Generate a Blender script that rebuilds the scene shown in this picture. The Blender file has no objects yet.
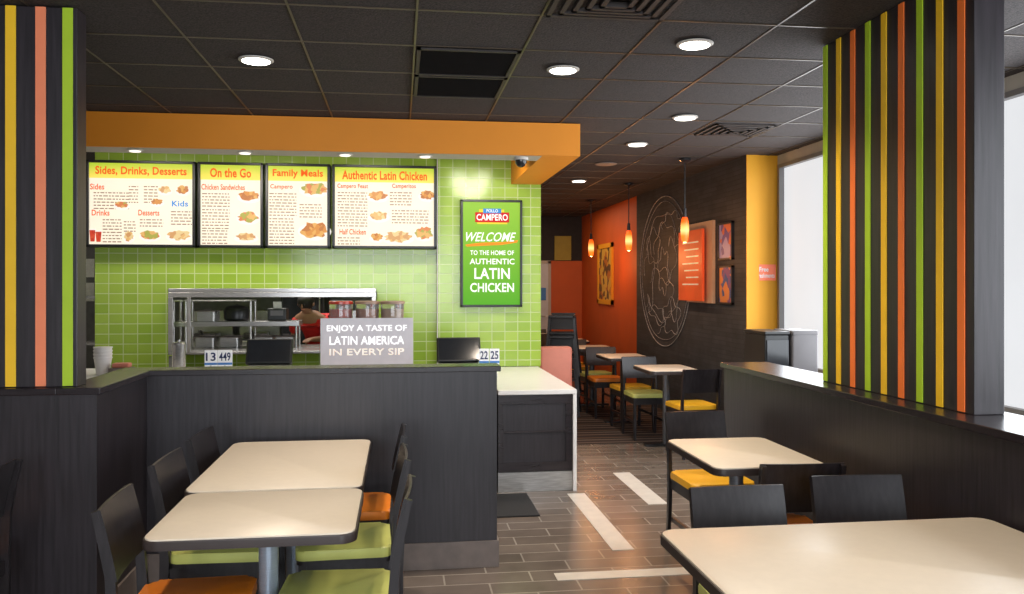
import bpy, bmesh, math, random
from mathutils import Vector, Matrix
SC = bpy.context.scene
COL = SC.collection
random.seed(7)
PI = math.pi
H = 1.55; CEIL = 2.77

# ---------------------------------------------------------------- helpers
def wx(px, Y):
    u = (px-512)/840
    return Y*(.1322+.9912*u)/(.9912-.1322*u)
def wz(px, py, Y):
    u = (px-512)/840
    return H-(py-285)*(Y/(.9912-.1322*u))/840

def nodes(name):
    m = bpy.data.materials.new(name); m.use_nodes = True
    nt = m.node_tree; b = nt.nodes['Principled BSDF']
    return m, nt, b
def mat(name, c, rough=.5, metal=0, var=.15, scale=12, bump=0, bscale=None, emit=0, spec=None, stretch=None, coat=0, trans=0, basek=None):
    m, nt, b = nodes(name)
    tc = nt.nodes.new('ShaderNodeTexCoord'); mp = nt.nodes.new('ShaderNodeMapping')
    nt.links.new(tc.outputs['Object'], mp.inputs[0])
    if stretch: mp.inputs['Scale'].default_value = stretch
    n = nt.nodes.new('ShaderNodeTexNoise'); n.inputs['Scale'].default_value = scale; n.inputs['Detail'].default_value = 5
    nt.links.new(mp.outputs[0], n.inputs['Vector'])
    r = nt.nodes.new('ShaderNodeValToRGB')
    r.color_ramp.elements[0].position = .3; r.color_ramp.elements[1].position = .7
    r.color_ramp.elements[0].color = tuple(max(0, x*(1-var)) for x in c)+(1,)
    r.color_ramp.elements[1].color = tuple(min(1, x*(1+var)) for x in c)+(1,)
    nt.links.new(n.outputs['Fac'], r.inputs[0])
    if basek is None: nt.links.new(r.outputs[0], b.inputs['Base Color'])
    else: b.inputs['Base Color'].default_value = tuple(x*basek for x in c)+(1,)
    b.inputs['Roughness'].default_value = rough; b.inputs['Metallic'].default_value = metal
    if spec is not None: b.inputs['Specular IOR Level'].default_value = spec
    if coat: b.inputs['Coat Weight'].default_value = coat
    if trans: b.inputs['Transmission Weight'].default_value = trans
    if emit:
        nt.links.new(r.outputs[0], b.inputs['Emission Color']); b.inputs['Emission Strength'].default_value = emit
    if bump:
        bp = nt.nodes.new('ShaderNodeBump'); bp.inputs['Strength'].default_value = bump; bp.inputs['Distance'].default_value = .01
        if bscale:
            n2 = nt.nodes.new('ShaderNodeTexNoise'); n2.inputs['Scale'].default_value = bscale; n2.inputs['Detail'].default_value = 4
            nt.links.new(mp.outputs[0], n2.inputs['Vector']); nt.links.new(n2.outputs['Fac'], bp.inputs['Height'])
        else: nt.links.new(n.outputs['Fac'], bp.inputs['Height'])
        nt.links.new(bp.outputs[0], b.inputs['Normal'])
    return m
def brick(name, c1, c2, mortar, w, h, axes='xy', off=.5, ms=.006, rough=.3, bump=.3, noise=0, shift=(0, 0)):
    m, nt, b = nodes(name)
    tc = nt.nodes.new('ShaderNodeTexCoord'); s = nt.nodes.new('ShaderNodeSeparateXYZ'); cb = nt.nodes.new('ShaderNodeCombineXYZ')
    nt.links.new(tc.outputs['Object'], s.inputs[0])
    for k, a in enumerate(axes): nt.links.new(s.outputs[a.upper()], cb.inputs[k])
    mp = nt.nodes.new('ShaderNodeMapping'); mp.inputs['Location'].default_value = (shift[0]+50*w, shift[1]+50*h, 0)
    nt.links.new(cb.outputs[0], mp.inputs[0])
    t = nt.nodes.new('ShaderNodeTexBrick'); t.offset = off; t.squash = 1
    t.inputs['Color1'].default_value = c1+(1,); t.inputs['Color2'].default_value = c2+(1,); t.inputs['Mortar'].default_value = mortar+(1,)
    t.inputs['Scale'].default_value = 1; t.inputs['Brick Width'].default_value = w; t.inputs['Row Height'].default_value = h
    t.inputs['Mortar Size'].default_value = ms; t.inputs['Mortar Smooth'].default_value = .1
    nt.links.new(mp.outputs[0], t.inputs['Vector'])
    out = t.outputs['Color']
    if noise:
        n = nt.nodes.new('ShaderNodeTexNoise'); n.inputs['Scale'].default_value = 6; n.inputs['Detail'].default_value = 8
        nt.links.new(tc.outputs['Object'], n.inputs['Vector'])
        mx = nt.nodes.new('ShaderNodeMix'); mx.data_type = 'RGBA'; mx.blend_type = 'MULTIPLY'; mx.inputs[0].default_value = noise
        nt.links.new(out, mx.inputs[6]); nt.links.new(n.outputs['Fac'], mx.inputs[7]); out = mx.outputs[2]
    nt.links.new(out, b.inputs['Base Color'])
    b.inputs['Roughness'].default_value = rough
    bp = nt.nodes.new('ShaderNodeBump'); bp.inputs['Strength'].default_value = bump; bp.inputs['Distance'].default_value = .004; bp.invert = True
    nt.links.new(t.outputs['Fac'], bp.inputs['Height']); nt.links.new(bp.outputs[0], b.inputs['Normal'])
    return m

class MB:
    def __init__(s): s.bm = bmesh.new()
    def _merge(s, t):
        me = bpy.data.meshes.new('t'); t.to_mesh(me); t.free(); s.bm.from_mesh(me); bpy.data.meshes.remove(me); return s
    def box(s, x0, x1, y0, y1, z0, z1, bev=0, seg=2, M=None):
        t = bmesh.new(); bmesh.ops.create_cube(t, size=1)
        for v in t.verts: v.co = Vector(((x0+x1)/2+v.co.x*(x1-x0), (y0+y1)/2+v.co.y*(y1-y0), (z0+z1)/2+v.co.z*(z1-z0)))
        if bev: bmesh.ops.bevel(t, geom=list(t.edges), offset=bev, segments=seg, affect='EDGES', profile=.5)
        if M is not None: t.transform(M)
        return s._merge(t)
    def lathe(s, prof, cx=0, cy=0, n=24, M=None):
        t = bmesh.new(); rings = []
        for r, z in prof:
            rings.append([t.verts.new((cx+r*math.cos(2*PI*k/n), cy+r*math.sin(2*PI*k/n), z)) for k in range(n)])
        for a, b in zip(rings, rings[1:]):
            for k in range(n): t.faces.new((a[k], a[(k+1) % n], b[(k+1) % n], b[k]))
        t.faces.new(rings[0][::-1]); t.faces.new(rings[-1])
        if M is not None: t.transform(M)
        return s._merge(t)
    def cyl(s, cx, cy, z0, z1, r, r1=None, n=24): return s.lathe([(r, z0), (r if r1 is None else r1, z1)], cx, cy, n)
    def tube(s, pts, r, n=8, closed=False):
        t = bmesh.new(); pts = [Vector(p) for p in pts]; N = len(pts); rings = []
        for i, p in enumerate(pts):
            a = pts[(i-1) % N] if (closed or i > 0) else p; b = pts[(i+1) % N] if (closed or i < N-1) else p
            d = (b-a).normalized(); up = Vector((0, 0, 1)) if abs(d.z) < .9 else Vector((0, 1, 0))
            e = d.cross(up).normalized(); f = d.cross(e).normalized()
            rings.append([t.verts.new(p+e*r*math.cos(2*PI*k/n)+f*r*math.sin(2*PI*k/n)) for k in range(n)])
        prs = list(zip(rings, rings[1:]))+([(rings[-1], rings[0])] if closed else [])
        for a, b in prs:
            for k in range(n): t.faces.new((a[k], a[(k+1) % n], b[(k+1) % n], b[k]))
        if not closed: t.faces.new(rings[0][::-1]); t.faces.new(rings[-1])
        return s._merge(t)
    def beam(s, pts, w, th):          # section: w along X, th in the YZ plane
        t = bmesh.new(); pts = [Vector(p) for p in pts]; N = len(pts); rings = []
        for i, p in enumerate(pts):
            d = (pts[min(i+1, N-1)]-pts[max(i-1, 0)]).normalized(); nn = Vector((0, d.z, -d.y)).normalized()
            tw = th[i] if isinstance(th, (list, tuple)) else th
            rings.append([t.verts.new(p+Vector((a*w/2, 0, 0))+nn*b*tw/2) for a, b in ((-1, -1), (1, -1), (1, 1), (-1, 1))])
        for a, b in zip(rings, rings[1:]):
            for k in range(4): t.faces.new((a[k], a[(k+1) % 4], b[(k+1) % 4], b[k]))
        t.faces.new(rings[0][::-1]); t.faces.new(rings[-1])
        bmesh.ops.recalc_face_normals(t, faces=list(t.faces))
        return s._merge(t)
    def plate(s, x0, x1, y0, y1, z0, z1, r=.05, bev=.003):
        t = bmesh.new(); P = []
        for cx, cy, a0 in ((x1-r, y1-r, 0), (x0+r, y1-r, 90), (x0+r, y0+r, 180), (x1-r, y0+r, 270)):
            for k in range(9):
                a = math.radians(a0+k*90/8); P.append((cx+r*math.cos(a), cy+r*math.sin(a)))
        lo = [t.verts.new((x, y, z0)) for x, y in P]; hi = [t.verts.new((x, y, z1)) for x, y in P]
        t.faces.new(lo[::-1]); top = t.faces.new(hi); n = len(P)
        for k in range(n): t.faces.new((lo[k], lo[(k+1) % n], hi[(k+1) % n], hi[k]))
        if bev: bmesh.ops.bevel(t, geom=list(top.edges), offset=bev, segments=2, affect='EDGES', profile=.5)
        return s._merge(t)
    def flat(s, P, d=(0, .002, 0)):   # closed polygon given in 3D, extruded by d
        t = bmesh.new(); a = [t.verts.new(p) for p in P]; b = [t.verts.new(Vector(p)+Vector(d)) for p in P]
        t.faces.new(a); t.faces.new(b[::-1]); n = len(P)
        for k in range(n): t.faces.new((a[k], b[k], b[(k+1) % n], a[(k+1) % n]))
        bmesh.ops.recalc_face_normals(t, faces=list(t.faces))
        return s._merge(t)
    def slab(s, f, nu, nv, th):       # f(u,v)->Vector surface, thickened along y
        t = bmesh.new()
        A = [[t.verts.new(f(i/nu, j/nv)) for j in range(nv+1)] for i in range(nu+1)]
        B = [[t.verts.new(f(i/nu, j/nv)+Vector((0, th, 0))) for j in range(nv+1)] for i in range(nu+1)]
        for i in range(nu):
            for j in range(nv):
                t.faces.new((A[i][j], A[i+1][j], A[i+1][j+1], A[i][j+1])); t.faces.new((B[i][j], B[i][j+1], B[i+1][j+1], B[i+1][j]))
        for i in range(nu):
            for j in (0, nv): t.faces.new((A[i][j], A[i+1][j], B[i+1][j], B[i][j]))
        for j in range(nv):
            for i in (0, nu): t.faces.new((A[i][j], A[i][j+1], B[i][j+1], B[i][j]))
        bmesh.ops.recalc_face_normals(t, faces=list(t.faces))
        return s._merge(t)
    def build(s, name, m, parent=None, smooth=False, label=None, loc=None):
        me = bpy.data.meshes.new(name); s.bm.to_mesh(me); s.bm.free()
        me.materials.append(m)
        if smooth:
            for p in me.polygons: p.use_smooth = True
            try: me.set_sharp_from_angle(angle=math.radians(38))
            except Exception: pass
        o = bpy.data.objects.new(name, me); COL.objects.link(o)
        if parent: o.parent = parent
        if loc: o.location = loc
        if label: o['label'] = label
        return o
def thing(name, label, cat, loc=(0, 0, 0), rz=0, group=None):
    o = bpy.data.objects.new(name, None); COL.objects.link(o); o.location = loc; o.rotation_euler = (0, 0, rz)
    o.empty_display_size = .1
    o['label'] = label; o['category'] = cat
    if group: o['group'] = group
    return o
def tag(o, label, cat, group=None):
    o['label'] = label; o['category'] = cat
    if group: o['group'] = group
    return o
def st(o): o['kind'] = 'structure'; return o
def dup(root, loc, rz, label, group=None):
    r = root.copy(); COL.objects.link(r); r.location = loc; r.rotation_euler = (0, 0, rz); r['label'] = label
    if group: r['group'] = group
    for ch in list(root.children):
        c = ch.copy(); COL.objects.link(c); c.parent = r
        for g in list(ch.children):
            d = g.copy(); COL.objects.link(d); d.parent = c
    return r
def text_bm(mb, s, cx, cz, w, h, y=0, bold=.012, shear=0, axis='x'):
    cu = bpy.data.curves.new('t', 'FONT'); cu.body = s; cu.offset = bold; cu.shear = shear; cu.align_x = 'CENTER'; cu.resolution_u = 3
    cu.space_character = 1+bold*1.6
    ob = bpy.data.objects.new('t', cu); COL.objects.link(ob); bpy.context.view_layer.update()
    dg = bpy.context.evaluated_depsgraph_get()
    me = bpy.data.meshes.new_from_object(ob.evaluated_get(dg))
    bpy.data.objects.remove(ob)
    if not me.vertices: return
    xs = [v.co.x for v in me.vertices]; ys = [v.co.y for v in me.vertices]
    x0, x1, y0, y1 = min(xs), max(xs), min(ys), max(ys)
    for v in me.vertices:
        a = (v.co.x-(x0+x1)/2)/(x1-x0)*w; b = (v.co.y-(y0+y1)/2)/(y1-y0)*h
        v.co = (cx+a, y, cz+b)
    mb.bm.from_mesh(me); bpy.data.meshes.remove(me)

# ---------------------------------------------------------------- materials
m_floor = brick('floor tile', (.165, .130, .108), (.24, .192, .162), (.41, .36, .31), .46, .155, 'xy', .5, .005, .25, .25, .5)
m_inlay = mat('pale floor inlay', (.62, .58, .53), .35, var=.08)
m_ceil = mat('dark acoustic tile', (.036, .028, .027), .9, var=.7, scale=110, bump=.4, bscale=90)
m_grid = mat('bronze ceiling grid', (.085, .062, .040), .38, .35, var=.1)
m_wood = mat('espresso laminate', (.0205, .0160, .0200), .40, var=.4, scale=7, stretch=(9, 9, .5), bump=.05)
m_cap = mat('espresso wall cap', (.020, .015, .018), .26, var=.3, scale=6, stretch=(1, 8, 8))
m_base = mat('taupe tile base', (.20, .165, .15), .4, var=.15)
m_chair = mat('black stained wood', (.017, .014, .016), .33, var=.4, scale=9, stretch=(6, 6, 1))
m_top = mat('cream laminate', (.74, .65, .53), .34, var=.02, scale=30)
m_edge = mat('dark brown edge', (.035, .024, .022), .4)
m_steelp = mat('brushed grey blue post', (.33, .39, .47), .3, .5, var=.1, scale=20, stretch=(1, 1, 20))
m_steel = mat('stainless steel', (.46, .45, .44), .26, .7, var=.15, scale=18, stretch=(1, 8, 8))
m_bfoot = mat('black cast foot', (.02, .02, .022), .4, .4)
m_or = mat('orange vinyl', (.80, .22, .015), .35, var=.06)
m_gr = mat('lime green vinyl', (.50, .52, .14), .35, var=.06)
m_ye = mat('amber yellow vinyl', (.85, .45, .02), .35, var=.06)
m_owall = mat('orange paint', (.86, .29, .012), .6, var=.03, scale=3)
m_rwall = mat('deep orange paint', (.58, .105, .013), .6, var=.06, scale=3)
m_ywall = mat('amber paint', (.80, .36, .01), .6, var=.04, scale=3)
m_tile = brick('lime glass tile', (.265, .415, .042), (.345, .495, .068), (.52, .60, .29), .125, .092, 'xz', 0, .0038, .18, .5)
m_white = mat('white solid surface', (.80, .78, .76), .3, var=.03)
m_wpaint = mat('cream wall paint', (.50, .46, .40), .6, var=.04)
m_dark = mat('charcoal wall paint', (.02, .017, .016), .7, var=.2)
m_black = mat('black plastic', (.012, .012, .013), .35, var=.2)
m_screen = mat('dark screen', (.02, .022, .026), .12, var=.1)
m_sy = mat('yellow stripe', (.95, .56, .015), .5, var=.03)
m_so = mat('orange stripe', (.93, .19, .03), .5, var=.03)
m_sp = mat('salmon stripe', (.93, .26, .12), .5, var=.03)
m_sg = mat('green stripe', (.42, .62, .02), .5, var=.03)
m_salmon = mat('salmon upholstery', (.60, .20, .14), .5, var=.05)
m_mural = brick('charcoal stacked stone', (.048, .051, .060), (.070, .074, .086), (.038, .039, .045), .40, .045, 'yz', .37, .003, .8, .7, .7)
m_chalk = mat('chalk line', (.36, .35, .35), .9, var=.5, scale=50)
m_lamp = mat('lit diffuser', (1, .95, .86), .5, var=.0, emit=7)
m_washl = mat('washer diffuser', (1, .93, .80), .5, var=.0, emit=1.2)
m_ring = mat('white trim ring', (.55, .52, .48), .5, var=.02)
m_pendc = mat('glowing shade core', (1, .75, .35), .3, var=.02, emit=5)
m_win = mat('frosted daylight pane', (.86, .88, .91), .6, var=.04, scale=1.2, emit=.86, basek=.25, spec=.2)
m_frame = mat('dark anodised frame', (.05, .045, .045), .4, .5)
m_vent = mat('dark bronze vent', (.028, .021, .019), .6, var=.2)
m_wframe = mat('silver window frame', (.26, .255, .26), .4, .3, var=.05)
m_gray = mat('warm gray laminate', (.17, .14, .125), .5, var=.1)
m_bin = mat('grey bin plastic', (.13, .12, .125), .45, var=.06)
m_rubber = mat('black rubber mat', (.018, .018, .02), .8, var=.3, scale=80, bump=.4)
m_red = mat('red cloth', (.60, .012, .010), .7, var=.15, scale=20)
m_skin = mat('skin', (.32, .16, .09), .55, var=.06)
m_hair = mat('dark hair', (.015, .01, .008), .6, var=.3, scale=60)
m_trous = mat('black cloth', (.015, .015, .018), .8, var=.2)
m_paper = mat('printed paper', (.75, .73, .68), .6, var=.08, scale=40)
m_blue = mat('blue print', (.05, .22, .60), .5, var=.1)
m_ink = mat('dark blue ink', (.015, .03, .12), .6)
m_card = mat('white number card', (.90, .90, .92), .4, var=.02, emit=.12)  # unlit cards given a faint glow to look brighter on the dim counter
m_clear = mat('clear plastic', (.85, .80, .78), .08, var=.02, trans=.85)
m_jred = mat('red drink', (.55, .04, .02), .15, var=.15)
m_jtan = mat('tan drink', (.50, .20, .10), .15, var=.15)
m_jpale = mat('pale drink', (.50, .34, .20), .15, var=.15)
m_tublid = mat('tan tub lid', (.42, .26, .18), .35, var=.08)
m_kwall = mat('kitchen wall panel', (.14, .135, .13), .35, var=.2)
m_olive = mat('olive yellow panel', (.38, .30, .04), .6, var=.06)
def pendmat():
    m, nt, b = nodes('amber glass shade')
    tc = nt.nodes.new('ShaderNodeTexCoord'); s = nt.nodes.new('ShaderNodeSeparateXYZ'); mr = nt.nodes.new('ShaderNodeMapRange')
    mr.inputs['From Min'].default_value = -.80; mr.inputs['From Max'].default_value = -.55
    r = nt.nodes.new('ShaderNodeValToRGB'); e = r.color_ramp.elements
    e[0].color = (1, .07, .003, 1); e[1].color = (.8, .05, .003, 1)
    for p_, c in ((.24, (1, .20, .015, 1)), (.44, (1, .62, .22, 1)), (.58, (1, .50, .12, 1)), (.76, (1, .14, .008, 1))):
        k = e.new(p_); k.color = c
    nt.links.new(tc.outputs['Object'], s.inputs[0]); nt.links.new(s.outputs['Z'], mr.inputs['Value']); nt.links.new(mr.outputs[0], r.inputs[0])
    b.inputs['Base Color'].default_value = (.3, .05, .01, 1)
    nt.links.new(r.outputs[0], b.inputs['Emission Color']); b.inputs['Emission Strength'].default_value = 1.6
    return m
m_pend = pendmat()
def emat(name, c, e=1., var=.02, scale=10): return mat(name, c, .6, var=var, scale=scale, emit=e, basek=.25, spec=.2)
m_mbody = emat('menu body', (.98, .90, .72), .84, .03, 5)
def grad(name, ca, cb, e, axis='X', lo=-.5, hi=.5):
    m, nt, b = nodes(name)
    tc = nt.nodes.new('ShaderNodeTexCoord'); s = nt.nodes.new('ShaderNodeSeparateXYZ'); mr = nt.nodes.new('ShaderNodeMapRange')
    mr.inputs['From Min'].default_value = lo; mr.inputs['From Max'].default_value = hi
    r = nt.nodes.new('ShaderNodeValToRGB'); r.color_ramp.elements[0].color = ca+(1,); r.color_ramp.elements[1].color = cb+(1,)
    nt.links.new(tc.outputs['Object'], s.inputs[0]); nt.links.new(s.outputs[axis], mr.inputs['Value']); nt.links.new(mr.outputs[0], r.inputs[0])
    b.inputs['Base Color'].default_value = tuple(x*.25 for x in ca)+(1,); b.inputs['Specular IOR Level'].default_value = .2
    nt.links.new(r.outputs[0], b.inputs['Emission Color']); b.inputs['Emission Strength'].default_value = e
    return m
m_mhead = grad('menu header', (1.0, .78, .14), (.40, .62, .03), .86, 'Z', .23, .36)
m_mred = emat('menu orange red', (.90, .12, .01), .85)
m_mblue = emat('menu blue', (.03, .30, .75), .75)
m_mgry = emat('menu small print', (.42, .25, .15), .6, .1)
m_wgreen = grad('welcome green', (.10, .42, .02), (.42, .66, .06), .80, 'Z', -.5, .5)
m_wtext = emat('welcome white', (.98, .99, .92), .95)
m_logor = emat('logo red', (.72, .02, .02), .7); m_logoy = emat('logo yellow', (.95, .70, .05), .8); m_logob = emat('logo blue', (.05, .30, .75), .7)
m_brush = emat('brush orange', (.95, .28, .02), .9)
def foodmat(name, a, b_, c, e=.65, sc=30):
    m, nt, b = nodes(name)
    tc = nt.nodes.new('ShaderNodeTexCoord'); v = nt.nodes.new('ShaderNodeTexVoronoi'); v.inputs['Scale'].default_value = sc
    s = nt.nodes.new('ShaderNodeSeparateColor'); r = nt.nodes.new('ShaderNodeValToRGB')
    r.color_ramp.interpolation = 'CONSTANT'
    r.color_ramp.elements[0].color = a+(1,); r.color_ramp.elements[1].position = .66; r.color_ramp.elements[1].color = c+(1,)
    k = r.color_ramp.elements.new(.36); k.color = b_+(1,)
    nt.links.new(tc.outputs['Object'], v.inputs['Vector']); nt.links.new(v.outputs['Color'], s.inputs[0]); nt.links.new(s.outputs[0], r.inputs[0])
    if e < .2: nt.links.new(r.outputs[0], b.inputs['Base Color'])
    else: b.inputs['Base Color'].default_value = tuple(x*.25 for x in a)+(1,)
    nt.links.new(r.outputs[0], b.inputs['Emission Color']); b.inputs['Emission Strength'].default_value = e
    return m
m_food = [foodmat('fried food print', (.75, .30, .05), (.88, .52, .14), (.50, .14, .03)),
          foodmat('salad food print', (.85, .50, .15), (.30, .42, .05), (.75, .12, .04)),
          foodmat('rice food print', (.92, .68, .32), (.66, .24, .06), (.88, .45, .12)),
          foodmat('red cup print', (.75, .06, .02), (.80, .12, .04), (.60, .04, .02))]
m_plate = emat('printed plate', (.92, .88, .80), .85)
m_art = foodmat('art print', (.12, .06, .02), (.45, .14, .02), (.65, .38, .06), .03, 9)
m_art2 = foodmat('violet art print', (.10, .07, .28), (.50, .14, .05), (.30, .28, .50), .05, 11)
m_art3 = foodmat('blue art print', (.04, .10, .30), (.18, .08, .22), (.60, .22, .06), .05, 13)
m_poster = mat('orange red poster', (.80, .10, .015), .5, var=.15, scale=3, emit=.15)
m_posterb = mat('cream poster backing', (.60, .42, .28), .5, var=.05)
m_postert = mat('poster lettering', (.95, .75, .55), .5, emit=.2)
m_signg = mat('frosted counter sign', (.52, .49, .52), .35, var=.05, emit=.18)
m_signt = mat('counter sign lettering', (.99, .99, 1), .5, emit=.9)
m_signo = mat('counter sign peach lettering', (.98, .82, .70), .5, emit=.6)
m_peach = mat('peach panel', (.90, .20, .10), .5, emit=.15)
def carpet():
    m, nt, b = nodes('striped dark carpet')
    tc = nt.nodes.new('ShaderNodeTexCoord'); s = nt.nodes.new('ShaderNodeSeparateXYZ'); nt.links.new(tc.outputs['Object'], s.inputs[0])
    mu = nt.nodes.new('ShaderNodeMath'); mu.operation = 'MULTIPLY'; mu.inputs[1].default_value = 2.4; nt.links.new(s.outputs['Y'], mu.inputs[0])
    fr = nt.nodes.new('ShaderNodeMath'); fr.operation = 'FRACT'; nt.links.new(mu.outputs[0], fr.inputs[0])
    r = nt.nodes.new('ShaderNodeValToRGB'); r.color_ramp.interpolation = 'CONSTANT'
    e = r.color_ramp.elements; e[0].color = (.035, .025, .023, 1); e[1].position = .32; e[1].color = (.17, .12, .095, 1)
    for p_, c in ((.40, (.045, .03, .028, 1)), (.66, (.22, .17, .14, 1)), (.72, (.035, .028, .026, 1)), (.90, (.12, .07, .05, 1))):
        k = e.new(p_); k.color = c
    nt.links.new(fr.outputs[0], r.inputs[0]); nt.links.new(r.outputs[0], b.inputs['Base Color']); b.inputs['Roughness'].default_value = .9
    b.inputs['Specular IOR Level'].default_value = .1
    return m
m_carpet = carpet()

# ---------------------------------------------------------------- room shell
XL, XR, Y0, Y1 = -4.2, 3.53, -2.6, 14.7
st(MB().box(XL, XR+.1, Y0, Y1, -.1, 0).build('floor', m_floor))
st(MB().box(XL, XR+.1, Y0, Y1, CEIL, CEIL+.1).build('ceiling', m_ceil))
g = MB(); p = .56
x = .075-8*p
while x < XR:
    if x > XL: g.box(x-.005, x+.005, Y0, Y1, CEIL-.004, CEIL)
    x += p
y = 4.30-12*p
while y < Y1:
    if y > Y0: g.box(XL, XR, y-.005, y+.005, CEIL-.0045, CEIL)
    y += p
st(g.build('trim_1', m_grid))
st(MB().box(XL-.1, XL, Y0, Y1, 0, CEIL).build('wall_left', m_wpaint))
st(MB().box(XL, XR+.1, Y0-.1, Y0, 0, CEIL).build('wall_back', m_wpaint))
st(MB().box(-4.2, XR+.1, Y1, Y1+.1, 1.98, CEIL).build('wall_far_upper', m_dark))
st(MB().box(2.66, 3.3, Y1, Y1+.1, 0, 1.98).build('wall_far_orange', m_rwall))
st(MB().box(-4.2, 2.66, Y1, Y1+.1, 0, 1.98).build('wall_far', m_wpaint))
st(MB().box(2.72, 3.02, Y1-.03, Y1-.001, 1.99, 2.42).build('wall_far_panel', m_olive))
st(MB().box(1.5, 3.22, 8.0, 10.5, 0, .004).build('floor_carpet', m_carpet))
d1 = bpy.data.objects.new('door_1', None); COL.objects.link(d1); d1.location = (2.36, Y1-.03, 0); st(d1)
MB().box(-.36, .24, -.02, .03, 0, 1.93, .004).build('door_panel', mat('whitish door', (.58, .62, .66), .4, var=.04), d1)
MB().box(-.42, -.36, -.03, .03, 0, 1.97).box(.24, .29, -.03, .03, 0, 1.97).box(-.42, .29, -.03, .03, 1.93, 1.98).build('door_frame', m_wpaint, d1)
MB().tube([(.18, -.03, 1.0), (.18, -.07, 1.0), (.08, -.07, 1.0)], .012).build('door_handle', m_steel, d1, True)
MB().box(.08, .20, -.03, -.021, 1.28, 1.50, .002).build('door_sign', m_blue, d1)

MX = 3.22; YM0 = 7.52; YM1 = 11.2
st(MB().box(MX, MX+.12, YM0, YM1, 0, CEIL).build('wall_mural', m_mural))
st(MB().box(MX, MX+.12, YM1, Y1, 0, CEIL).build('wall_orange', m_rwall))
st(MB().box(MX+.12, XR+.1, YM0, YM0+.1, 0, CEIL).build('wall_amber_end', m_ywall))
st(MB().box(MX-.0, MX+.12, YM0-.012, YM0, 0, CEIL).build('wall_amber_return', m_ywall))
SILL = .80; WT = 2.68
st(MB().box(XR, XR+.1, Y0, YM0, 0, SILL).build('wall_right_lower', m_wpaint))
st(MB().box(XR, XR+.1, Y0, YM0, WT, CEIL).build('wall_right_upper', m_wpaint))
def window(n, ya, yb):
    w = bpy.data.objects.new('window_%d' % n, None); COL.objects.link(w); w.location = (XR, ya, SILL); st(w)
    L = yb-ya; hh = WT-SILL; f = .035
    MB().box(.04, .06, f, L-f, f, hh-f).build('pane', m_win, w)
    MB().box(-.01, .09, 0, f, 0, hh).box(-.01, .09, L-f, L, 0, hh).box(-.01, .09, f, L-f, 0, f).box(-.01, .09, f, L-f, hh-f, hh).build('window_frame', m_wframe, w)
window(1, 5.55, 7.50); window(2, 3.35, 5.50); window(3, 1.35, 3.30); window(4, -.6, 1.3)
st(MB().box(XR-.10, XR, -.6, YM0-.01, SILL-.03, SILL-.001, .004).build('trim_2', m_ring))
for k, (ya, yb) in enumerate([(5.50, 5.55), (3.30, 3.35), (1.30, 1.35), (Y0, -.6)]):
    st(MB().box(XR, XR+.1, ya, yb, SILL, WT).build('wall_right_pier_%d' % (k+1), m_wpaint))

TY = 8.06; TX0 = wx(95, TY); TX1 = 1.35
OX0 = wx(168, TY); OX1 = wx(377, TY); OZ0 = .93; OZ1 = 1.50
w = MB().box(TX0, OX0, TY, TY+.14, 0, CEIL).box(OX1, TX1, TY, TY+.14, 0, CEIL).box(OX0, OX1, TY, TY+.14, OZ1, CEIL).box(OX0, OX1, TY, TY+.14, 0, OZ0)
st(w.build('wall_tile', m_tile))
st(MB().box(.36, TX1, TY-.05, TY-.001, .77, CEIL).build('wall_tile_panel', m_tile))
st(MB().box(.350, .36, TY-.055, TY-.001, .77, CEIL).build('trim_3', m_ring))
st(MB().box(TX1-.14, TX1, TY+.14, Y1, 0, CEIL).build('wall_corridor_left', m_wpaint))
st(MB().box(XL, TX1-.14, 10.6, 10.7, 0, CEIL).build('wall_kitchen_back', m_kwall))
SY = 6.20; SZ = 2.52; SX = 1.345
st(MB().box(XL, SX, SY, SY+.03, SZ, CEIL-.007).build('wall_soffit_front', m_owall))
st(MB().box(XL, 1.06, SY+.03, SY+.28, SZ, SZ+.02).box(XL, 1.06, SY+.26, SY+.28, SZ+.02, CEIL-.007).build('ceiling_soffit', m_wpaint))
st(MB().box(1.06, SX, SY+.03, TY-.055, SZ, CEIL-.007).build('wall_soffit_side', m_owall))

PW = 1.105
st(MB().box(-1.45, .53, 4.60, 4.75, 0, PW-.03).build('wall_half_centre', m_wood))
st(MB().box(-1.45, -1.31, 3.87, 4.60, 0, PW-.03).build('wall_half_return', m_wood))
st(MB().box(-3.6, -1.45, 3.87, 4.01, 0, PW-.03).build('wall_half_left', m_wood))
st(MB().box(-1.47, .55, 4.58, 4.77, PW-.03, PW, .003).box(-1.47, -1.29, 3.85, 4.58, PW-.03, PW, .003).box(-3.6, -1.47, 3.85, 4.03, PW-.03, PW, .003).build('trim_4', m_cap))
st(MB().box(-1.31, .54, 4.588, 4.60, 0, .145, .002).box(.53, .542, 4.60, 4.75, 0, .145).build('baseboard_centre', m_base))
st(MB().box(-1.31, -1.298, 3.87, 4.588, 0, .145).box(-3.6, -1.298, 3.858, 3.87, 0, .145).build('baseboard_left', m_base))
RW = 1.06; RX = 2.03
st(MB().box(RX, RX+.27, .2, 5.08, 0, RW-.03).build('wall_half_right', m_wood))
st(MB().box(RX-.02, RX+.29, .18, 5.10, RW-.03, RW, .003).build('trim_5', m_cap))
st(MB().box(RX-.012, RX, .2, 5.08, 0, .145).build('baseboard_right', m_base))
for n, (a, b, c, d) in enumerate([(1.23, 1.36, 4.78, 6.12), (1.74, 1.88, 5.75, 6.75), (.82, 1.85, 4.33, 4.44)]):
    st(MB().box(a, b, c, d, 0, .003).build('trim_%d' % (6+n), m_inlay))

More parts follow.
